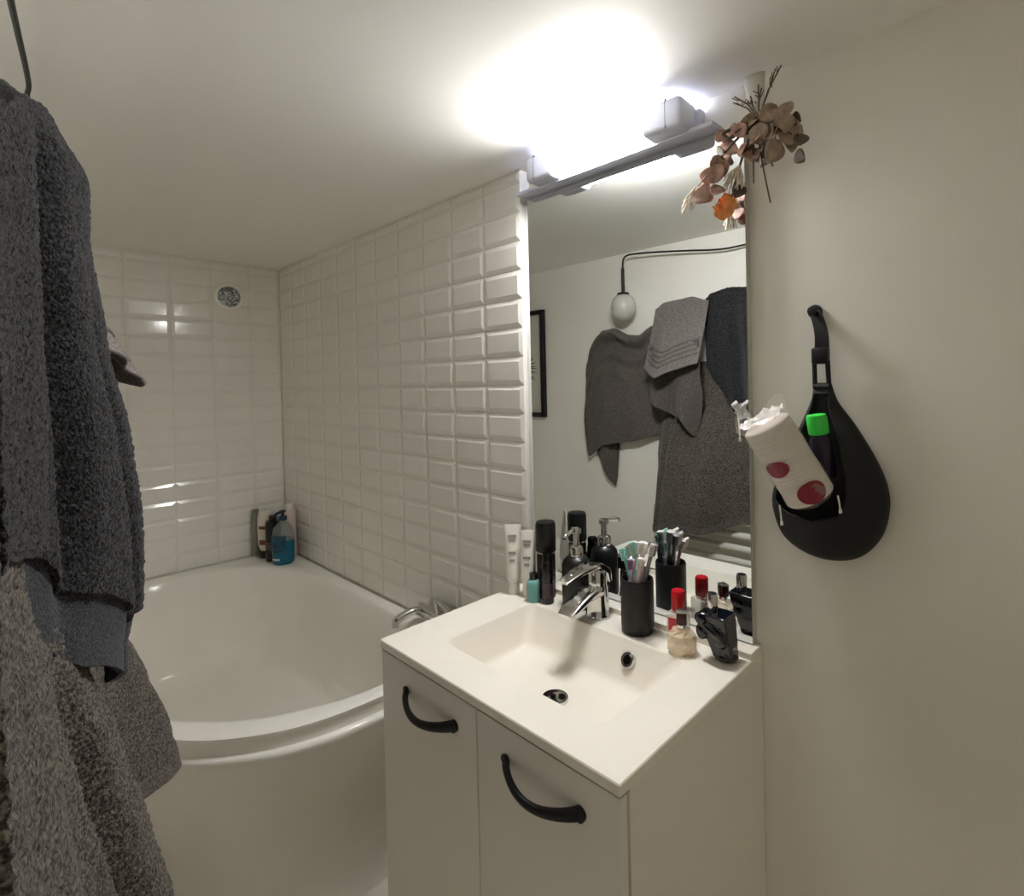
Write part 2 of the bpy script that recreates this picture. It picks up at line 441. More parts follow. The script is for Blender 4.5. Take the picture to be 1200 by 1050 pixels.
t = bottle('shampoo_bottle', 'slim black bottle between the teal and white bottles in the tub corner', 'bottle', (-1.482, -.112, .6203),
       [(0, 0), (.028, 0), (.031, .005), (.031, .15), (.027, .172), (.012, .178), (0, .178)], mat('dark_bottle', (24, 24, 27), .25),
       [(0, .176), (.016, .176), (.016, .195), (0, .196)], blackg_m, GB)
obj('label', lathebm([(.0315, .05), (.0315, .085)], 28), mat('grey_print', (74, 68, 66), .5, var=.4, vscale=120), t)
t = thing('shower_gel_bottle', 'white upside-down bottle with black base and red-brown label print in the tub corner', 'bottle', (-1.552, -.118, .6203), .5, GB)
obj('cap', lathebm([(0, 0), (.030, 0), (.032, .004), (.031, .032), (0, .033)], 28, sy=.75), blackg_m, t)
obj('body', lathebm([(0, .033), (.028, .033), (.036, .055), (.039, .11), (.038, .17), (.032, .200), (.02, .208), (0, .209)], 28, sy=.65), mat('white_bottle', (214, 208, 200), .3), t)
for z0, z1, a0, a1 in ((.06, .082, -1.9, -.6), (.128, .142, -1.9, -.9)):
    bm = BM()
    for i in range(8):
        a, b = a0+(a1-a0)*i/8, a0+(a1-a0)*(i+1)/8
        R_ = .0405
        bm.faces.new([bm.verts.new((R_*math.cos(x), R_*.65*math.sin(x), z)) for x, z in ((a, z0), (b, z0), (b, z1), (a, z1))])
    obj('label', bm, mat('redbrown_print', (120, 62, 48), .5), t)
bottle('conditioner_bottle', 'clear grey bottle leftmost in the tub corner', 'bottle', (-1.612, -.140, .6203),
       [(0, 0), (.016, 0), (.018, .004), (.018, .16), (.016, .185), (.010, .192), (0, .192)], mat('smoke_plastic', (150, 152, 142), .2, alpha=.75),
       [(0, .19), (.013, .19), (.013, .206), (0, .207)], mat('grey_cap', (120, 120, 112), .4), GB)
bottle('lotion_bottle', 'tall pale pink-white bottle behind the teal one in the tub corner', 'bottle', (-1.492, -.040, .6203),
       [(0, 0), (.026, 0), (.028, .004), (.028, .19), (.024, .205), (0, .206)], mat('pink_white_plastic', (214, 196, 186), .35),
       [(0, .204), (.018, .204), (.018, .232), (0, .233)], mat('pale_cap', (218, 212, 204), .4), GB)

# ------------------------------------------------------------------ things on the washbasin
Z = .8503
GT = 'toiletries on the washbasin'
white_m = mat('white_tube_plastic', (226, 224, 216), .3)
def tube_pack(label, loc, h, wtop, rotz):
    t = thing('cream_tube', label, 'tube', loc, rotz, GT)
    obj('cap', lathebm([(0, 0), (.0135, 0), (.0145, .003), (.0140, .030), (0, .031)], 24), mat('translucent_cap', (214, 214, 206), .2), t)
    bm = BM(); n = 28; rings = []
    for i in range(15):
        q = i/14; z = .031+(h-.031)*q
        a = .0175*(1-q)+wtop*q; b = .0175*(1-q**1.3)+.0012
        if i == 0: a, b = .0145, .0145
        rings.append([bm.verts.new((a*math.copysign(abs(math.cos(2*PI*k/n))**(1-.3*q), math.cos(2*PI*k/n)), b*math.sin(2*PI*k/n), z)) for k in range(n)])
    for a_, b_ in zip(rings, rings[1:]):
        for k in range(n):
            j = (k+1) % n; bm.faces.new((a_[k], a_[j], b_[j], b_[k]))
    bm.faces.new(rings[-1]); bm.faces.new(rings[0])
    obj('body', bm, white_m, t)
    for z, ww in ((h*.86, .012), (h*.80, .009), (h*.62, .010), (h*.52, .007)):
        bm = BM(); y = -(.0175*(1-((z-.031)/(h-.031))**1.3)+.0017)
        y2 = -(.0175*(1-((z-.031-.006)/(h-.031))**1.3)+.0017)
        bm.faces.new([bm.verts.new(p) for p in ((-ww, y2-.0006, z-.006), (ww*.8, y2-.0006, z-.006), (ww*.8, y-.0006, z), (-ww, y-.0006, z))])
        obj('print', bm, mat('grey_text_print', (150, 148, 146), .5, var=.35, vscale=300), t, smooth=False)
    return t
tube_pack('white cream tube leftmost on the washbasin, beside the tiles', (.032, -.084, Z), .168, .021, .75)
tube_pack('white cream tube second from the left, next to the black-capped spray can', (.073, -.072, Z), .158, .019, .6)

t = thing('spray_can', 'dark red spray can with a black cap by the white tubes', 'spray can', (.108, -.046, Z), 0, GT)
obj('body', lathebm([(0, 0), (.021, 0), (.0225, .004), (.0225, .098), (.020, .108), (.016, .112), (0, .112)], 28), mat('dark_red_can', (44, 16, 20), .25, metal=.3, var=.4, vscale=40), t)
obj('collar', lathebm([(.0195, .106), (.0215, .106), (.0215, .112), (.0195, .112)], 28), steel_m, t)
obj('cap', lathebm([(0, .110), (.0235, .110), (.0245, .113), (.0245, .172), (.022, .180), (.010, .182), (0, .182)], 28), black_m, t)

t = thing('mini_bottle', 'tiny teal glass bottle in front of the dark red spray can', 'bottle', (.104, -.086, Z), 0, GT)
obj('body', lathebm([(0, 0), (.0145, 0), (.016, .002), (.016, .042), (.013, .049), (.008, .052), (0, .052)], 24), mat('teal_glass', (110, 168, 166), .08, alpha=.78), t)
obj('cap', lathebm([(0, .050), (.0095, .050), (.0095, .066), (0, .067)], 20), blackg_m, t)

t = thing('roll_on_can', 'slim black can with a plum label beside the tiny teal bottle', 'can', (.137, -.072, Z), 0, GT)
obj('body', lathebm([(0, 0), (.013, 0), (.0145, .003), (.0145, .088), (.013, .095), (0, .096)], 24), mat('black_lacquer', (20, 16, 20), .2), t)
obj('label', lathebm([(.0147, .014), (.0147, .048)], 24), mat('plum_label', (66, 44, 52), .4, var=.4, vscale=120), t)
obj('cap', lathebm([(0, .0955), (.0125, .0955), (.0125, .113), (.011, .116), (0, .116)], 24), blackg_m, t)

t = thing('soap_dispenser', 'matte black soap dispenser with a chrome pump behind the faucet', 'soap dispenser', (.200, -.040, Z), 0, GT)
obj('body', lathebm([(0, 0), (.031, 0), (.034, .004), (.0345, .05), (.034, .090), (.031, .104), (.023, .113), (.015, .117), (0, .117)], 36), black_m, t)
bm = BM(); lathe(bm, [(0, .116), (.0165, .116), (.0165, .134), (.014, .138), (.0075, .140), (.0075, .166), (.012, .168), (.012, .178), (0, .180)], 24)
tube(bm, catmull([(0, 0, .174), (.004, -.02, .175), (.008, -.042, .172), (.009, -.050, .166)], 5), .0048, 10)
obj('pump', bm, chrome_m, t)

# tooth mug and brushes
t = thing('tooth_mug', 'matte black ribbed tooth mug right of the faucet', 'mug', (.376, -.054, Z), 0, GT)
pr = [(0, 0), (.031, 0), (.033, .003)]
for i in range(1, 21):
    z = .006+.094*i/20
    pr += [(.0335, z), (.0340, z+.0024)]
pr += [(.0335, .107), (.0330, .109), (.0300, .109), (.0295, .105), (.0290, .010), (0, .008)]
obj('body', lathebm(pr, 36), black_m, t)
GBR = 'toothbrushes in the black mug'
def brush(label, bx, by, tx, ty, h, hm, bm_, head=1.0, fat=1.0):
    t = thing('toothbrush', label, 'toothbrush', (.376, -.054, Z+.012), 0, GBR)
    A = Vector((bx, by, 0)); B = Vector((tx, ty, h))
    d = (B-A)
    path = [A+d*q+Vector((0, 0, 0)) for q in (0, .15, .35, .55, .7, .78, .86, .93, 1)]
    rad = [.0045*fat, .0055*fat, .0060*fat, .0050*fat, .0034*fat, .0034*fat, .0058*head, .0062*head, .0040*head]
    obj('handle', tubebm(catmull(path, 4), [v for q in rad[:-1] for v in (q,)*4]+[rad[-1]], 10), hm, t)
    bmx = BM(); dn = d.normalized(); side = dn.cross(Vector((.7, -.7, .1))).normalized(); out = Vector((.35, -.85, .25)).normalized()
    for i in range(7):
        for j in (-1, 0, 1):
            c = A+d*(.85+.022*i)+side*.0036*j
            tube(bmx, [c, c+out*.0125*head], .0016, 6)
    obj('bristles', bmx, bm_, t)
    return t
wp = mat('white_brush_plastic', (232, 232, 228), .3); tq = mat('turquoise_plastic', (120, 198, 188), .3)
li = mat('lilac_plastic', (196, 172, 200), .3); gy = mat('silver_grey_plastic', (150, 148, 156), .3); pk = mat('pale_pink_plastic', (222, 200, 206), .3)
bw = mat('white_bristle', (240, 238, 232), .7); bt = mat('mint_bristle', (170, 226, 214), .7); bp_ = mat('plum_bristle', (150, 120, 150), .7)
brush('turquoise toothbrush leaning left in the black mug', .014, .004, -.034, -.002, .152, tq, bt, 1.3, 1.25)
brush('white toothbrush with mint bristles, behind the turquoise one in the mug', .006, .016, -.016, .014, .166, wp, bt, 1.5, 1.3)
brush('lilac toothbrush upright in the middle of the black mug', -.006, -.014, .000, -.018, .140, li, bp_, 1.2, 1.4)
brush('pale pink toothbrush leaning right at the front of the black mug', -.016, -.004, .024, -.016, .146, pk, bw, 1.3, 1.3)
brush('white toothbrush with a large head, upright in the mug', -.010, .008, .010, .012, .170, wp, bw, 1.7, 1.4)
brush('silver-grey toothbrush leaning to the mirror from the black mug', -.014, .000, .030, .022, .168, gy, bw, 1.4, 1.2)
t = thing('toothpaste_tube', 'white and turquoise toothpaste tube standing in the black mug', 'tube', (.376, -.054, Z+.012), -.5, GT)
bm = BM(); rings = []
for i in range(12):
    q = i/11; a = .011+.007*q; b = .011*(1-q**1.4)+.001
    rings.append([bm.verts.new((-.004+a*math.cos(2*PI*k/20)-.010*q, .004+b*math.sin(2*PI*k/20), .002+.135*q)) for k in range(20)])
for a_, b_ in zip(rings, rings[1:]):
    for k in range(20):
        j = (k+1) % 20; bm.faces.new((a_[k], a_[j], b_[j], b_[k]))
bm.faces.new(rings[-1]); bm.faces.new(rings[0])
obj('body', bm, mat('mint_white_print', (226, 232, 228), .3, speck=lin((128, 200, 190)), sscale=45, var=.02), t)

# glass perfume bottles
glass_m = mat('clear_bottle_glass', (236, 232, 222), .03, alpha=.42, spec=.8)
amber_m = mat('champagne_glass', (240, 224, 196), .05, alpha=.58, spec=.8)
red_m = mat('red_gloss_plastic', (196, 22, 34), .25)
t = thing('perfume_bottle', 'clear square perfume bottle with a red cap', 'perfume', (.461, -.036, Z), .25, GT)
bm = BM(); box(bm, -.021, .021, -.014, .014, 0, .055, bev=.004, seg=3); lathe(bm, [(.012, .054), (.012, .061), (0, .062)], 20)
obj('body', bm, glass_m, t)
obj('label', boxbm(-.0165, .0165, -.0152, -.0143, .018, .048, bev=.0002, seg=1), mat('rose_red_label', (206, 62, 74), .4), t)
obj('cap', lathebm([(0, .060), (.0125, .060), (.0135, .0615), (.0135, .096), (.012, .099), (0, .0995)], 28), red_m, t)
t = thing('perfume_bottle', 'champagne crystal perfume bottle with a dark brown cap beside the blue fist bottle', 'perfume', (.490, -.075, Z), .55, GT)
bm = BM(); n = 8; rings = []
for R_, z, ph in ((.020, 0, 0), (.027, .006, 0), (.0285, .020, .39), (.0265, .036, 0), (.018, .045, .39), (.009, .049, 0)):
    rings.append([bm.verts.new((R_*math.cos(2*PI*k/n+ph), R_*.85*math.sin(2*PI*k/n+ph), z)) for k in range(n)])
for a_, b_ in zip(rings, rings[1:]):
    for k in range(n):
        j = (k+1) % n; bm.faces.new((a_[k], a_[j], b_[j])); bm.faces.new((a_[k], b_[j], b_[k]))
bm.faces.new(rings[0]); bm.faces.new(rings[-1])
obj('body', bm, amber_m, t, smooth=False)
obj('collar', lathebm([(0, .0485), (.0095, .0485), (.0095, .054), (0, .0545)], 20), chrome_m, t)
cp = obj('cap', boxbm(-.0095, .0095, -.008, .008, .054, .076, bev=.0012), mat('brown_cap', (74, 30, 24), .25), t)
obj('cap_trim', boxbm(-.0098, .0098, -.0083, .0083, .0762, .0800, bev=.0008), steel_m, cp)

# blue fist bottle: fused lumps
t = thing('fist_bottle', 'dark blue glass perfume bottle shaped like a clenched fist', 'perfume', (.553, -.052, Z), 0, GT)
bm = BM()
def lump(c, r_, rot=0):
    M_ = Matrix.Translation(c) @ Matrix.Rotation(rot, 4, 'Y') @ Matrix.Diagonal((*r_, 1))
    bmesh.ops.create_icosphere(bm, subdivisions=3, radius=1, matrix=M_)
def block(c, h, taper, lean):
    vs_ = bmesh.ops.create_cube(bm, size=1)['verts']
    for v in vs_:
        k_ = 1 if v.co.z > 0 else taper
        v.co = Vector((c[0]+v.co.x*h[0]*k_+(0 if v.co.z > 0 else lean[0]), c[1]+v.co.y*h[1]*k_+(0 if v.co.z > 0 else lean[1]), c[2]+v.co.z*h[2]))
block((-.004, 0, .046), (.054, .048, .078), .66, (.016, .004))
for k in range(4): lump((-.022+.003*k, -.019+.0125*k, .073-.0015*k), (.0160, .0075, .0135), .3)   # knuckles
for k in range(4): lump((-.024+.004*k, -.019+.0125*k, .050), (.0110, .0072, .0150), -.15)         # curled fingers
lump((.000, -.024, .058), (.022, .0070, .0085), .45)     # thumb
lump((.014, -.020, .044), (.012, .008, .015), .2)
lump((.012, .004, .0085), (.023, .020, .0085))
fb = obj('body', bm, mat('midnight_blue_glass', (3, 6, 20), .06, spec=.7, coat=.2), t)
md = fb.modifiers.new('fuse', 'REMESH'); md.mode = 'VOXEL'; md.voxel_size = .0016; md.use_smooth_shade = True
md = fb.modifiers.new('soft', 'SMOOTH'); md.factor = .5; md.iterations = 9
obj('cap', lathebm([(0, .080), (.0095, .080), (.0105, .082), (.0105, .111), (.009, .114), (0, .1145)], 24, c=(-.012, 0, .004)), chrome_m, t)

# ------------------------------------------------------------------ towel wall: things seen in the mirror
fr = thing('picture_frame', 'thin black picture frame with a spiky leaf print', 'picture', (-1.07, YT, 1.19))
x0, x1, z0, z1 = -1.255, -.885, 1.19, 1.735
bm = BM()
for a in ((x0, x0+.022, z0, z1), (x1-.022, x1, z0, z1), (x0+.022, x1-.022, z0, z0+.022), (x0+.022, x1-.022, z1-.022, z1)):
    box(bm, a[0], a[1], YT+.001, YT+.024, a[2], a[3], bev=.001, seg=1)
obj('frame', bm, black_m, fr, world=True)
obj('paper', boxbm(x0+.02, x1-.02, YT+.004, YT+.008, z0+.02, z1-.02), mat('print_paper', (200, 197, 188), .5), fr, world=True, smooth=False)
bm = BM(); cx, cz = -1.07, 1.44
for k in range(44):
    a = 2*PI*k/44+random.uniform(-.04, .04); l_ = random.uniform(.105, .135); w_ = .0045
    d = Vector((math.cos(a), 0, math.sin(a))); s_ = Vector((-d.z, 0, d.x)); c = Vector((cx, YT+.0085, cz))
    bm.faces.new([bm.verts.new(c+p) for p in (d*.012, d*l_*.55+s_*w_, d*l_, d*l_*.55-s_*w_)])
obj('leaf_print', bm, black_m, fr, world=True, smooth=False)
fr['label'] = 'thin black picture frame with a spiky leaf print on the towel wall'

# pendant globe with its cable along the wall
pn = thing('pendant_lamp', 'unlit white globe pendant hanging from a black cable', 'lamp', (-.345, -.900, 1.62))
cab = catmull([(.62, -.962, 1.866), (.42, -.956, 1.862), (.25, -.948, 1.862), (.10, -.936, 1.854), (-.05, -.922, 1.872), (-.18, -.909, 1.888), (-.28, -.900, 1.897), (-.322, -.900, 1.897), (-.341, -.900, 1.882), (-.345, -.900, 1.84)], 8)
obj('cable', tubebm(cab, .0038, 8), black_m, pn, world=True)
bm = BM(); lathe(bm, [(0, .117), (.007, .117), (.007, .225), (.004, .228), (0, .228)], 14); lathe(bm, [(0, .112), (.026, .112), (.027, .116), (.024, .122), (.006, .124), (0, .124)], 24)
obj('lamp_holder', bm, black_m, pn)
obj('globe', lathebm([(0, 0), (.02, .004), (.038, .017), (.050, .038), (.054, .060), (.051, .083), (.041, .102), (.026, .113), (0, .116)], 36), mat('opal_glass', (196, 194, 188), .2), pn)

# towel radiator
rd = thing('towel_radiator', 'white tubular towel radiator on the wall under the long towel', 'radiator', (.16, YT, .10))
rad_m = mat('white_enamel', (222, 220, 212), .25)
for x in (-.20, .52):
    obj('upright', tubebm([(x, YT+.070, .10), (x, YT+.070, .85)], .016, 14), rad_m, rd, world=True)
    for z in (.16, .80): obj('bracket', tubebm([(x, YT+.0005, z), (x, YT+.070, z)], .010, 10), rad_m, rd, world=True)
for i in range(13):
    z = .840-.0485*i
    obj('bar', tubebm([(-.20, YT+.086, z), (.52, YT+.086, z)], .0125, 12), rad_m, rd, world=True)

# ------------------------------------------------------------------ towels
def terry(name, rgb, tip, sc_=330, b=.9):
    m = mat(name, rgb, .95, spec=.1, bump=b, bscale=sc_, speck=tip, sscale=sc_*.8, var=.35, sheen=.15)
    return m
dark_t = terry('charcoal_terry', (15, 15, 16), lin((62, 62, 65)), 420, 1)
dark_w = terry('charcoal_woven_band', (44, 46, 52), lin((70, 72, 78)), 700, .6)
brown_t = terry('taupe_terry', (56, 52, 48), lin((114, 107, 98)), 420, 1)
mid_t = terry('grey_terry', (112, 105, 102), lin((142, 134, 130)), 420, .8)
taupe2_t = terry('taupe_grey_terry', (84, 78, 74), lin((112, 105, 100)), 420, .8)

def drape(name, m, parent, xa, xb, zt, zb, p, step=.004, rough=.0012, thick=.006, keep=None, fs=300):
    """cloth hanging on the towel wall: p(x,z) = how far it stands off the wall"""
    nx = max(2, int((xb-xa)/step)); zmax = max(zt(xa+(xb-xa)*i/nx) for i in range(nx+1)); zmin = min(zb(xa+(xb-xa)*i/nx) for i in range(nx+1))
    nz = max(2, int((zmax-zmin)/step)); bm = BM(); G = []
    for i in range(nx+1):
        x = xa+(xb-xa)*i/nx; col = []
        a, b = zb(x), zt(x)
        for k in range(nz+1):
            z = a+(b-a)*k/nz
            pp = p(x, z)
            nv = noise.noise(Vector((x*fs, z*fs, 1.7)))+.6*noise.noise(Vector((x*fs*.45, z*fs*.45, 9.1)))
            lx = x+.004*noise.noise(Vector((z*14, x*2, 3.3)))
            col.append(bm.verts.new((lx+nv*rough*.5, YT+max(.001, pp+nv*rough), z+.003*noise.noise(Vector((x*16, z*3, 5.5))))))
        G.append(col)
    for i in range(nx):
        for k in range(nz):
            if keep:
                x = xa+(xb-xa)*(i+.5)/nx; z = zb(x)+(zt(x)-zb(x))*(k+.5)/nz
                if not keep(x, z): continue
            bm.faces.new((G[i][k], G[i+1][k], G[i+1][k+1], G[i][k+1]))
    loose = [v for v in bm.verts if not v.link_faces]
    bmesh.ops.delete(bm, geom=loose, context='VERTS')
    o = obj(name, bm, m, parent, world=True, angle=180)
    md = o.modifiers.new('thickness', 'SOLIDIFY'); md.thickness = thick; md.offset = 0
    return o

# -- charcoal bath towel (front of the left edge of the picture)
prg = [(1.06, .080), (1.09, .098), (1.15, .106), (1.24, .106), (1.324, .100), (1.414, .084), (1.515, .072), (1.57, .074), (1.616, .052), (1.645, .032), (1.72, .014)]
zbD = [(0, 1.42), (.05, 1.35), (.11, 1.265), (.20, 1.16), (.28, 1.085), (.32, 1.075), (.38, 1.12), (.46, 1.20), (.56, 1.27), (.70, 1.29)]
ztD = [(0, 1.68), (.03, 1.700), (.10, 1.712), (.19, 1.700), (.27, 1.660), (.36, 1.618), (.48, 1.565), (.60, 1.52), (.70, 1.486)]
def pD(x, z):
    far = interp(prg, z)*math.exp(-abs((x-.30)/(.15 if x < .3 else .115))**2.2)
    near = (.017+.004*math.sin((z-1.1)*6))*gauss(x, .57, .06)
    fold = .007*math.sin(x*70+z*9)*gauss(x, .2, .09)*min(1, max(0, (1.69-z)*8))
    left = .014*gauss(x, .08, .10)
    groove = -.030*gauss(x, .392+.03*(1.4-z), .011)*min(1, max(0, (z-1.16)*9))*min(1, max(0, (1.62-z)*9))-.014*gauss(x, .335-.05*(1.3-z), .008)*min(1, max(0, (1.5-z)*6))
    return .010+max(.0, far+groove)+near+fold+left+.006*noise.noise(Vector((x*9, z*5, .4)))*min(1, max(0, (.6-x)*5))
def hem(x): return .066*max(0, min(1, (x-.16)*9, (.54-x)*9))
tD = thing('bath_towel', 'charcoal bath towel draped in front of the other towels at the left edge', 'towel', (.30, YT, 1.08), 0, 'towels on the wall')
drape('terry_cloth', dark_t, tD, .005, .69, lambda x: interp(ztD, x), lambda x: interp(zbD, x)+.93*hem(x), pD, step=.0030, rough=.0020, fs=420)
drape('woven_band', dark_w, tD, .165, .535, lambda x: interp(zbD, x)+hem(x)+.001, lambda x: interp(zbD, x), lambda x, z: pD(x, max(z, interp(zbD, x)+.03))-.006, step=.0032, rough=.0006, thick=.005, fs=420)

# -- long taupe towel over the radiator
pC1 = [(.78, .192), (.86, .182), (.95, .155), (1.02, .130), (1.15, .080), (1.27, .026), (1.36, .012), (1.45, .006)]
fxC = [(-.205, .30), (-.15, .85), (-.05, 1), (.04, 1), (.12, .64), (.20, .50), (.28, .52), (.36, .64), (.395, .56), (.43, .33), (.47, .20), (.51, .15), (.56, .25), (.61, .25), (.66, .10), (.71, .04)]
def pC(x, z):
    crease = -.012*gauss(x, -.135, .010)*min(1, max(0, (1.25-z)*6))
    return .008+interp(pC1, z)*interp(fxC, x)+crease-.020*gauss(x, .405+.05*(z-1), .009)*min(1, max(0, (1.16-z)*8))+.006*noise.noise(Vector((x*8, z*4, 2.4)))
tC = thing('bath_towel', 'long taupe bath towel hanging over the towel radiator', 'towel', (.1, YT, .80), 0, 'towels on the wall')
drape('terry_cloth', brown_t, tC, -.205, .70, lambda x: interp([(-.21, 1.27), (-.15, 1.36), (-.05, 1.43), (.1, 1.45), (.25, 1.34), (.38, 1.28), (.70, 1.33)], x), lambda x: interp([(-.21, .765), (-.12, .775), (-.05, .80), (.06, .80), (.21, .852), (.35, .80), (.70, .76)], x), pC, step=.0040, rough=.0020, fs=330)
drape('hem', taupe2_t, tC, -.205, .70, lambda x: interp([(-.21, .765), (-.12, .775), (-.05, .80), (.06, .80), (.21, .852), (.35, .80), (.70, .76)], x)+.022, lambda x: interp([(-.21, .765), (-.12, .775), (-.05, .80), (.06, .80), (.21, .852), (.35, .80), (.70, .76)], x)-.002, lambda x, z: pC(x, z)+.003, step=.006, rough=.0004, thick=.007)

# -- small grey hand towel
tB = thing('hand_towel', 'small light grey hand towel hung between the charcoal and taupe towels', 'towel', (-.09, YT, 1.15), 0, 'towels on the wall')
def pB(x, z):
    s_ = (1.69-z)/.31
    return .030+.165*max(0, s_)**1.15*(1-.25*abs(x+.09)/.12)+.008*math.sin(x*55+z*6)*min(1, max(0, s_*2))+.004*noise.noise(Vector((x*12, z*7, 8)))
zbB = [(-.21, 1.415), (-.165, 1.385), (-.12, 1.372), (-.06, 1.40), (.03, 1.425)]
drape('top_layer', mid_t, tB, -.208, .025, lambda x: interp([(-.21, 1.66), (-.17, 1.685), (-.05, 1.692), (.03, 1.67)], x), lambda x: interp(zbB, x), pB, step=.004, rough=.001)
band_m = mat('grey_band', (100, 93, 90), .9, bump=.4, bscale=500)
for q in (.038, .058, .078, .098): drape('woven_stripe', band_m, tB, -.200, .018, lambda x: interp(zbB, x)+q+.008, lambda x: interp(zbB, x)+q, lambda x, z: pB(x, z)+.005, step=.004, rough=.0004, thick=.003)
drape('back_layer', taupe2_t, tB, -.200, .020, lambda x: interp([(-.2, 1.50), (.02, 1.52)], x),
      lambda x: interp([(-.205, 1.285), (-.16, 1.255), (-.10, 1.215), (-.088, 1.20), (-.080, 1.25), (-.06, 1.22), (-.012, 1.145), (.0, 1.19), (.02, 1.27)], x),
      lambda x, z: .105+.030*math.sin((x+.2)*52)*min(1, max(0, (1.42-z)*5)), step=.004, rough=.001)

# -- taupe towel left of it, hung from two corners
tA = thing('bath_towel', 'taupe bath towel with one dangling corner nearest the globe pendant', 'towel', (-.42, YT, .89), 0, 'towels on the wall')
ztA = [(-.615, 1.40), (-.60, 1.45), (-.53, 1.575), (-.505, 1.596), (-.425, 1.597), (-.35, 1.562), (-.30, 1.560), (-.22, 1.598), (-.16, 1.60)]
zbA = [(-.615, 1.20), (-.598, 1.05), (-.588, 1.018), (-.50, 1.075), (-.36, 1.10), (-.22, 1.13), (-.16, 1.14)]
def pA(x, z):
    u_ = (x+.615)/.455
    top = interp(ztA, x)
    sag = .028*math.sin((top-z)*75)*math.exp(-(top-z)*11)*math.sin(max(0, min(1, u_))*PI)
    return .022+.030*math.sin(max(0, min(1, u_))*PI)*min(1, (top-z)*4+.2)+sag+.006*math.sin(x*38+z*11)+.008*noise.noise(Vector((x*7, z*5, 4)))
drape('terry_cloth', taupe2_t, tA, -.612, -.165, lambda x: interp(ztA, x), lambda x: interp(zbA, x), pA, step=.0045, rough=.001)
drape('dangling_corner', taupe2_t, tA, -.560, -.435, lambda x: interp([(-.56, 1.07), (-.435, 1.11)], x), lambda x: interp([(-.56, 1.02), (-.52, .985), (-.47, .905), (-.455, .888), (-.445, .93), (-.435, 1.08)], x),
      lambda x, z: .018+.010*math.sin(x*60), step=.0045, rough=.001)

# ------------------------------------------------------------------ black hanging bag on the painted wall
bg = thing('hanging_bag', 'black teardrop bag hanging from a strap on the cream wall', 'bag', (.727, YW, 1.055))
out = [(p.x, p.y) for p in catmull([(.704, 1.352, 0), (.700, 1.325, 0), (.682, 1.282, 0), (.655, 1.222, 0), (.636, 1.168, 0), (.634, 1.128, 0), (.651, 1.084, 0), (.685, 1.060, 0), (.728, 1.053, 0), (.772, 1.066, 0),
        (.803, 1.103, 0), (.815, 1.150, 0), (.812, 1.190, 0), (.796, 1.232, 0), (.768, 1.283, 0), (.742, 1.322, 0), (.732, 1.352, 0)], 14)]
OPEN = [(.706, 1.335), (.728, 1.335), (.736, 1.300), (.752, 1.250), (.764, 1.205), (.767, 1.170), (.752, 1.140), (.715, 1.128), (.672, 1.134), (.648, 1.150), (.646, 1.172), (.664, 1.220), (.688, 1.272), (.702, 1.310)]
def inside(poly, x, z):
    c = False
    for i in range(len(poly)):
        (xa, za), (xb, zb_) = poly[i], poly[i-1]
        if (za > z) != (zb_ > z) and x < (xb-xa)*(z-za)/(zb_-za)+xa: c = not c
    return c
def shell(depth, cut, back):
    bm = BM(); C = Vector((.722, 1.165)); N = 60; m_ = len(out); G = []
    for i in range(N+1):
        s_ = math.sin(i/N*PI/2)
        row = []
        for x, z in out:
            px, pz = C.x+(x-C.x)*s_, C.y+(z-C.y)*s_
            d = depth*math.sqrt(max(0, 1-s_*s_))**.9*min(1, .25+(1.36-pz)*5)
            row.append(bm.verts.new((px, back-d, pz)))
        G.append(row)
    for i in range(N):
        for k in range(m_-1):
            vs_ = (G[i][k], G[i][k+1], G[i+1][k+1], G[i+1][k])
            c = sum((v.co for v in vs_), Vector())/4
            if cut and inside(OPEN, c.x, c.z): continue
            bm.faces.new(vs_)
        vs_ = (G[i][m_-1], G[i][0], G[i+1][0], G[i+1][m_-1])
        c = sum((v.co for v in vs_), Vector())/4
        if not (cut and inside(OPEN, c.x, c.z)): bm.faces.new(vs_)
    bmesh.ops.remove_doubles(bm, verts=bm.verts, dist=1e-5)
    bmesh.ops.delete(bm, geom=[v for v in bm.verts if not v.link_faces], context='VERTS')
    return bm
neo_m = mat('black_neoprene', (6, 6, 6), .6, bump=.15, bscale=700)
o = obj('front_pocket', shell(.060, True, .016), neo_m, bg, world=True, angle=180)
md = o.modifiers.new('thickness', 'SOLIDIFY'); md.thickness = .003; md.offset = -1
o = obj('back_panel', shell(-.006, False, .018), neo_m, bg, world=True, angle=180)
bm = BM()   # neck loop with an open slot
for a, b in (((.707, 1.345), (.7065, 1.392)), ((.7295, 1.345), (.7275, 1.392))):
    tube(bm, [(a[0], .012, a[1]), (b[0], .012, b[1])], .0040, 8)
tube(bm, [(.7065, .012, 1.391), (.7275, .012, 1.391)], .0042, 8); tube(bm, [(.706, .012, 1.348), (.730, .012, 1.348)], .006, 8)
obj('neck_loop', bm, neo_m, bg, world=True)
obj('buckle', boxbm(.7035, .7300, .004, .020, 1.386, 1.414, bev=.003), black_m, bg, world=True)
bm = BM(); pts = catmull([(.718, .014, 1.405, ), (.7185, .014, 1.432), (.714, .016, 1.456), (.707, .020, 1.474), (.704, .024, 1.480)], 5)
rings = []
for i, p in enumerate(pts):
    w = .0115-.003*(i/len(pts))
    rings.append([bm.verts.new(p+Vector((dx*w, dy, 0))) for dx, dy in ((-1, -.002), (1, -.002), (1, .002), (-1, .002))])
for a, b in zip(rings, rings[1:]):
    for k in range(4): bm.faces.new((a[k], a[(k+1) % 4], b[(k+1) % 4], b[k]))
bm.faces.new(rings[0]); bm.faces.new(rings[-1])
obj('strap', bm, neo_m, bg, world=True)
bm = BM(); lathe(bm, [(0, 0), (.012, 0), (.012, .003), (.005, .005), (.005, .014), (.008, .018), (0, .02)], 16, M=Matrix.Rotation(PI/2, 4, 'X'), c=(.704, YW-.0005, 1.478))
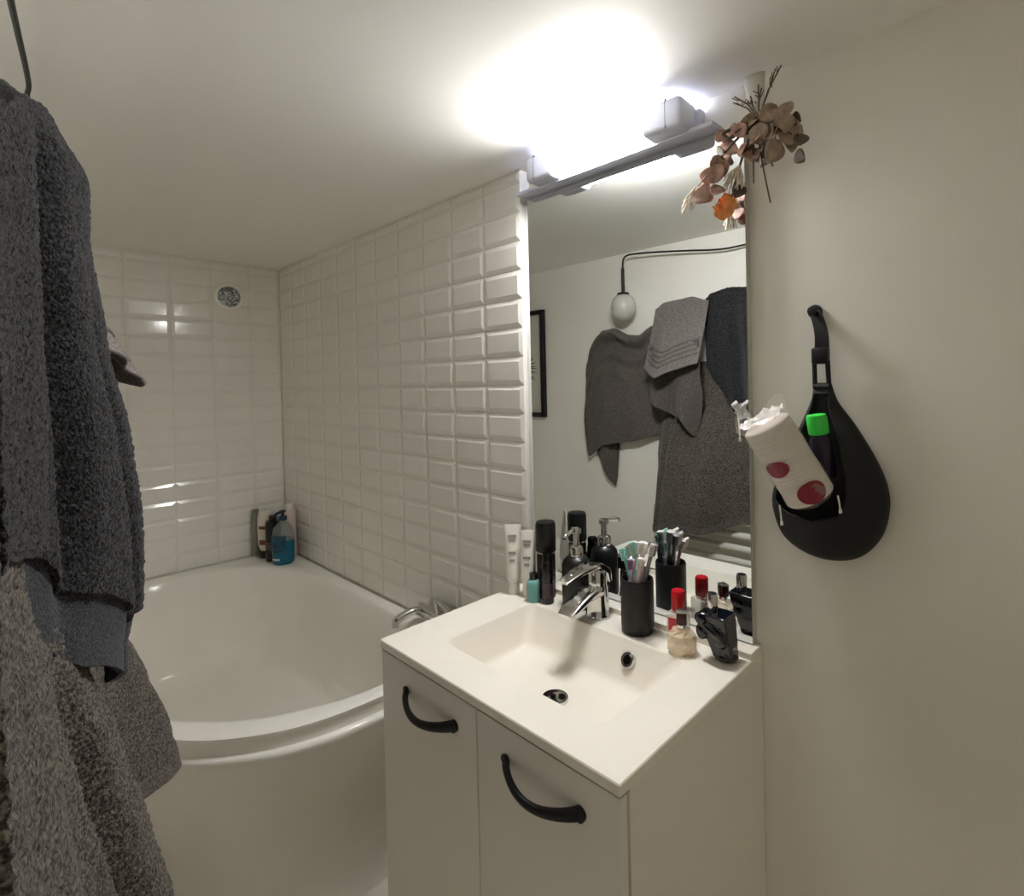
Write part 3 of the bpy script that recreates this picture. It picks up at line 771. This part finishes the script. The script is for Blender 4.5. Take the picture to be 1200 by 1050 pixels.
obj('wall_hook', bm, black_m, bg, world=True)

# sleeve of cotton pads sticking out of the bag
cp_ = thing('cotton_pad_sleeve', 'plastic sleeve of white cotton pads with red oval prints, sticking out of the black bag', 'cotton pads', (.70, -.03, 1.17))
A = Vector((.716, -.044, 1.168)); B = Vector((.660, -.088, 1.290)); ax = (B-A).normalized(); ln = (B-A).length
Q = ax.to_track_quat('Z', 'X').to_matrix().to_4x4(); Q.translation = A
bm = BM()
pr = [(0, 0), (.034, 0), (.0375, .002)]
n_ = 22
for i in range(n_):
    z = .003+(ln-.006)*i/n_; pr += [(.0385, z+.0010), (.0385, z+(ln-.006)/n_-.0010), (.0379, z+(ln-.006)/n_)]
pr += [(.035, ln-.001), (0, ln)]
lathe(bm, pr, 32, M=Q)
obj('cotton_pads', bm, mat('white_cotton', (222, 214, 206), .95, bump=.3, bscale=300), cp_, world=True)
bm = BM(); N = 40; rings = []
for i in range(22):
    z = -.012+(ln+.030)*i/21; r_ = .0398
    if z < 0: r_ = .0398*(1+z/.012*.55)
    if z > ln: r_ = .0398*(1+(z-ln)*4.0)
    rg = []
    for k in range(N):
        a = 2*PI*k/N
        w = .0008*math.sin(5*a+z*90)+.0014*noise.noise(Vector((math.cos(a)*3, math.sin(a)*3, z*60)))
        zz = z
        if z > ln: w += .006*math.sin(4*a+1)*(z-ln)/.018; zz = z+.012*math.sin(3*a+.5)*(z-ln)/.018
        rg.append(bm.verts.new(Q @ Vector(((r_+w)*math.cos(a), (r_+w)*math.sin(a), zz))))
    rings.append(rg)
for a_, b_ in zip(rings, rings[1:]):
    for k in range(N):
        j = (k+1) % N; bm.faces.new((a_[k], a_[j], b_[j], b_[k]))
film = mat('clear_film', (240, 236, 232), .12, alpha=.20, spec=1.0)
obj('plastic_film', bm, film, cp_, world=True)
bm = BM()   # crumpled film over the open end
G = []
for i in range(12):
    R_ = .0395*i/11; row = []
    for k in range(36):
        a = 2*PI*k/36; h = ln+.006+.011*noise.noise(Vector((R_*90*math.cos(a), R_*90*math.sin(a), 3)))+.006*(i/11)
        row.append(bm.verts.new(Q @ Vector((R_*math.cos(a), R_*math.sin(a), h))))
    G.append(row)
for a_, b_ in zip(G, G[1:]):
    for k in range(36):
        j = (k+1) % 36; bm.faces.new((a_[k], a_[j], b_[j], b_[k]))
bmesh.ops.remove_doubles(bm, verts=bm.verts, dist=1e-6)
obj('crumpled_top', bm, mat('crumpled_film', (246, 242, 240), .15, alpha=.55, spec=1.0), cp_, world=True)
# red oval prints on the sleeve, facing the room
red_p = mat('wine_red_print', (134, 34, 48), .35)
def patch(bm, ang, zc, ra, rz, R_):
    c = None; rim = []
    ctr = bm.verts.new(Q @ Vector((R_*math.cos(ang), R_*math.sin(ang), zc)))
    mid = []
    for k in range(24):
        t_ = 2*PI*k/24
        for q, lst in ((.5, mid), (1, rim)):
            aa = ang+ra*q*math.cos(t_); lst.append(bm.verts.new(Q @ Vector((R_*math.cos(aa), R_*math.sin(aa), zc+rz*q*math.sin(t_)))))
    for k in range(24):
        j = (k+1) % 24; bm.faces.new((ctr, mid[k], mid[j])); bm.faces.new((mid[k], rim[k], rim[j], mid[j]))
toC = (Q.to_3x3().inverted() @ (Vector((1.01, -.97, 1.364))-A)); angc = math.atan2(toC.y, toC.x)
SGN = [0]
def pr_(name, off, zc, ra, rz):
    bm = BM(); patch(bm, angc+off, zc, ra, rz, .0408); obj(name, bm, red_p, cp_, world=True)
pr_('red_oval_print', -.62, ln*.52, .52, .014)
pr_('red_oval_print', .12, ln*.14, .58, .018)
cord_m = mat('white_cord', (232, 228, 222), .7)
for p0, dz in (((.612, -.085, 1.305), .045), ((.676, -.075, 1.155), .030), ((.762, -.066, 1.180), .024)):
    bm = BM()
    tube(bm, [p0, (p0[0]+.002, p0[1], p0[2]-dz*.5), (p0[0]+.003, p0[1]+.001, p0[2]-dz)], .0013, 6)
    tube(bm, [(p0[0]+.003, p0[1]+.001, p0[2]-dz+.003), (p0[0]+.003, p0[1]+.001, p0[2]-dz-.003)], .0024, 8)
    obj('drawstring', bm, cord_m, cp_, world=True)
bm = BM(); G = []    # stray ear of film at the open end
for i in range(9):
    row = []
    for k in range(7):
        u_, v_ = i/8, k/6
        row.append(bm.verts.new((.632-.026*u_+.004*math.sin(v_*7), -.088+.004*math.sin(u_*9+v_*5), 1.292+.034*v_*(1-.35*u_)+.010*u_+.003*math.sin(u_*8))))
    G.append(row)
for a_, b_ in zip(G, G[1:]):
    for k in range(6): bm.faces.new((a_[k], a_[k+1], b_[k+1], b_[k]))
obj('film_ear', bm, MATS['crumpled_film'], cp_, world=True)

# small bottle with a green cap
gb = thing('green_cap_bottle', 'small dark bottle with a bright green cap inside the black bag', 'bottle', (.737, -.020, 1.19))
M_ = Matrix.Translation((.730, -.014, 1.199)) @ Matrix.Rotation(-.10, 4, 'Y') @ Matrix.Rotation(.12, 4, 'X')
obj('body', lathebm([(0, 0), (.015, 0), (.017, .004), (.017, .060), (.012, .072), (0, .073)], 24, M=M_), mat('violet_black_plastic', (34, 24, 46), .25), gb, world=True)
pr = [(0, .072), (.0150, .072), (.0160, .074), (.0160, .098), (.0145, .104), (0, .105)]
obj('cap', lathebm(pr, 24, M=M_), mat('bright_green_plastic', (58, 214, 74), .35), gb, world=True)

# ------------------------------------------------------------------ dried flower bunch
fl = thing('dried_bouquet', 'small bunch of dried leaves and flowers taped upside down above the mirror edge', 'dried flowers', (.63, .02, 1.90))
tape_m = mat('pale_tape', (206, 204, 196), .5)
bm = BM()
rows_ = []
for i in range(9):
    q = i/8; z = 1.905-.085*q; w = .020-.008*q
    rows_.append([bm.verts.new((.620+.012*q+w*s_, -.012-.018*q-.008*math.cos(s_*1.5), z)) for s_ in (-1, -.5, 0, .5, 1)])
for a_, b_ in zip(rows_, rows_[1:]):
    for k in range(4): bm.faces.new((a_[k], a_[k+1], b_[k+1], b_[k]))
o = obj('paper_wrap', bm, tape_m, fl, world=True)
md = o.modifiers.new('thickness', 'SOLIDIFY'); md.thickness = .002
K = Vector((.636, -.035, 1.815))      # where the stems are tied
stem_m = mat('dry_stem', (92, 78, 62), .8)
bm = BM()
for q in range(9):
    e = K+Vector((random.uniform(-.045, .02), random.uniform(-.02, .015), random.uniform(.03, .065)))
    if q == 0: e = Vector((.680, -.045, 1.885))
    if q == 1: e = Vector((.672, -.05, 1.88))
    tube(bm, [K, (K+e)/2+Vector((random.uniform(-.004, .004), 0, .004)), e], .0013, 5)
    for _ in range(2):
        s0 = K+(e-K)*random.uniform(.5, .85); tube(bm, [s0, s0+Vector((random.uniform(-.014, .006), random.uniform(-.006, .006), random.uniform(.004, .014)))], .0009, 5)
lines = [(.592, -.062, 1.665), (.535, -.07, 1.712), (.565, -.068, 1.74), (.60, -.06, 1.70), (.632, -.05, 1.70), (.665, -.05, 1.72), (.695, -.045, 1.765), (.585, -.065, 1.78), (.66, -.05, 1.66)]
for e in lines:
    e = Vector(e); tube(bm, catmull([K, K*.6+e*.4+Vector((0, -.012, -.004)), e], 5), .0014, 5)
obj('stems', bm, stem_m, fl, world=True)
obj('string', tubebm([K+Vector((.012*math.cos(a*.8), .009*math.sin(a*.8), .006-.0012*a)) for a in range(24)], .0012, 5), mat('hemp_string', (180, 166, 140), .9), fl, world=True)
def leaf(bm, c, s, nrm, tw):
    nrm = Vector(nrm).normalized(); a = nrm.orthogonal().normalized(); a = Matrix.Rotation(tw, 3, nrm) @ a; b = nrm.cross(a)
    G = []
    for i in range(7):
        q = i/6; w = math.sin(PI*min(1, q*.96+.04))**.75*.46; row = []
        for k in (-1, -.5, 0, .5, 1):
            row.append(bm.verts.new(Vector(c)+a*(q-.5)*s+b*w*s*k+nrm*(s*(.16*k*k*w*2-.25*(q-.5)**2))))
        G.append(row)
    for i in range(6):
        for k in range(4): bm.faces.new((G[i][k], G[i+1][k], G[i+1][k+1], G[i][k+1]))
def leaves(name, m_, spots, lo, hi):
    bm = BM()
    for c in spots:
        leaf(bm, c, random.uniform(lo, hi), (random.uniform(-.4, .9), random.uniform(-1, -.4), random.uniform(-.5, .5)), random.uniform(0, 6.28))
    o = obj(name, bm, m_, fl, world=True, angle=180)
    md = o.modifiers.new('thickness', 'SOLIDIFY'); md.thickness = .0008
def spread(c, r_, n_): return [Vector(c)+Vector((random.uniform(-1, 1)*r_[0], random.uniform(-1, 1)*r_[1], random.uniform(-1, 1)*r_[2])) for _ in range(n_)]
leaves('rosy_brown_leaves', mat('rosy_brown_leaf', (176, 142, 128), .8, var=.25, vscale=60), spread((.605, -.055, 1.775), (.03, .015, .03), 12)+spread((.565, -.066, 1.72), (.025, .01, .025), 9), .026, .040)
leaves('tan_leaves', mat('tan_leaf', (164, 144, 126), .8, var=.2, vscale=60), spread((.668, -.045, 1.775), (.026, .015, .036), 12)+spread((.64, -.045, 1.79), (.02, .01, .02), 6), .030, .046)
leaves('olive_brown_leaves', mat('olive_brown_leaf', (92, 80, 66), .8, var=.2, vscale=60), [(.700, -.04, 1.790), (.708, -.04, 1.755), (.706, -.04, 1.728), (.590, -.055, 1.795), (.576, -.06, 1.765), (.636, -.05, 1.80), (.66, -.05, 1.745), (.655, -.05, 1.73), (.61, -.06, 1.69), (.575, -.066, 1.745), (.645, -.04, 1.81), (.62, -.045, 1.80)], .024, .036)
for c0, n_ in ((Vector((.612, -.06, 1.735)), 26), (Vector((.533, -.07, 1.715)), 22)):
    bm = BM()
    for k in range(n_):
        a = random.uniform(0, 6.28); l_ = random.uniform(.02, .045)
        tube(bm, [c0, c0+Vector((math.cos(a)*.010-.006, random.uniform(-.01, .006), -l_*.5)), c0+Vector((math.cos(a)*.016-.010, random.uniform(-.012, .006), -l_))], .0011, 4)
    obj('white_wisps', bm, mat('bone_white_petal', (216, 204, 186), .85), fl, world=True)
bm = BM()
for k in range(16):
    a = 2*PI*k/16*2.3; rr_ = .007+.015*k/16
    leaf(bm, Vector((.583+rr_*math.cos(a)*.7, -.064+rr_*math.sin(a)*.4, 1.670+rr_*math.sin(a)*.9)), .026, (math.cos(a), -.7, math.sin(a)), a)
o = obj('orange_flower', bm, mat('orange_petal', (240, 166, 100), .75, var=.15, vscale=80), fl, world=True, angle=180)

# ------------------------------------------------------------------ light and view
w = bpy.data.worlds.new('room_world'); sc.world = w; w.use_nodes = True
w.node_tree.nodes['Background'].inputs['Color'].default_value = (.9, .9, 1, 1)
w.node_tree.nodes['Background'].inputs['Strength'].default_value = 0.0
sc.view_settings.view_transform = 'Standard'; sc.view_settings.look = 'None'; sc.view_settings.gamma = 1
sc.view_settings.use_curve_mapping = False
sc.view_settings.exposure = 2.84
sc.cycles.max_bounces = 16; sc.cycles.diffuse_bounces = 14; sc.cycles.glossy_bounces = 6; sc.cycles.transparent_max_bounces = 16
sc.cycles.sample_clamp_indirect = 6
sc.cycles.caustics_reflective = False; sc.cycles.caustics_refractive = False
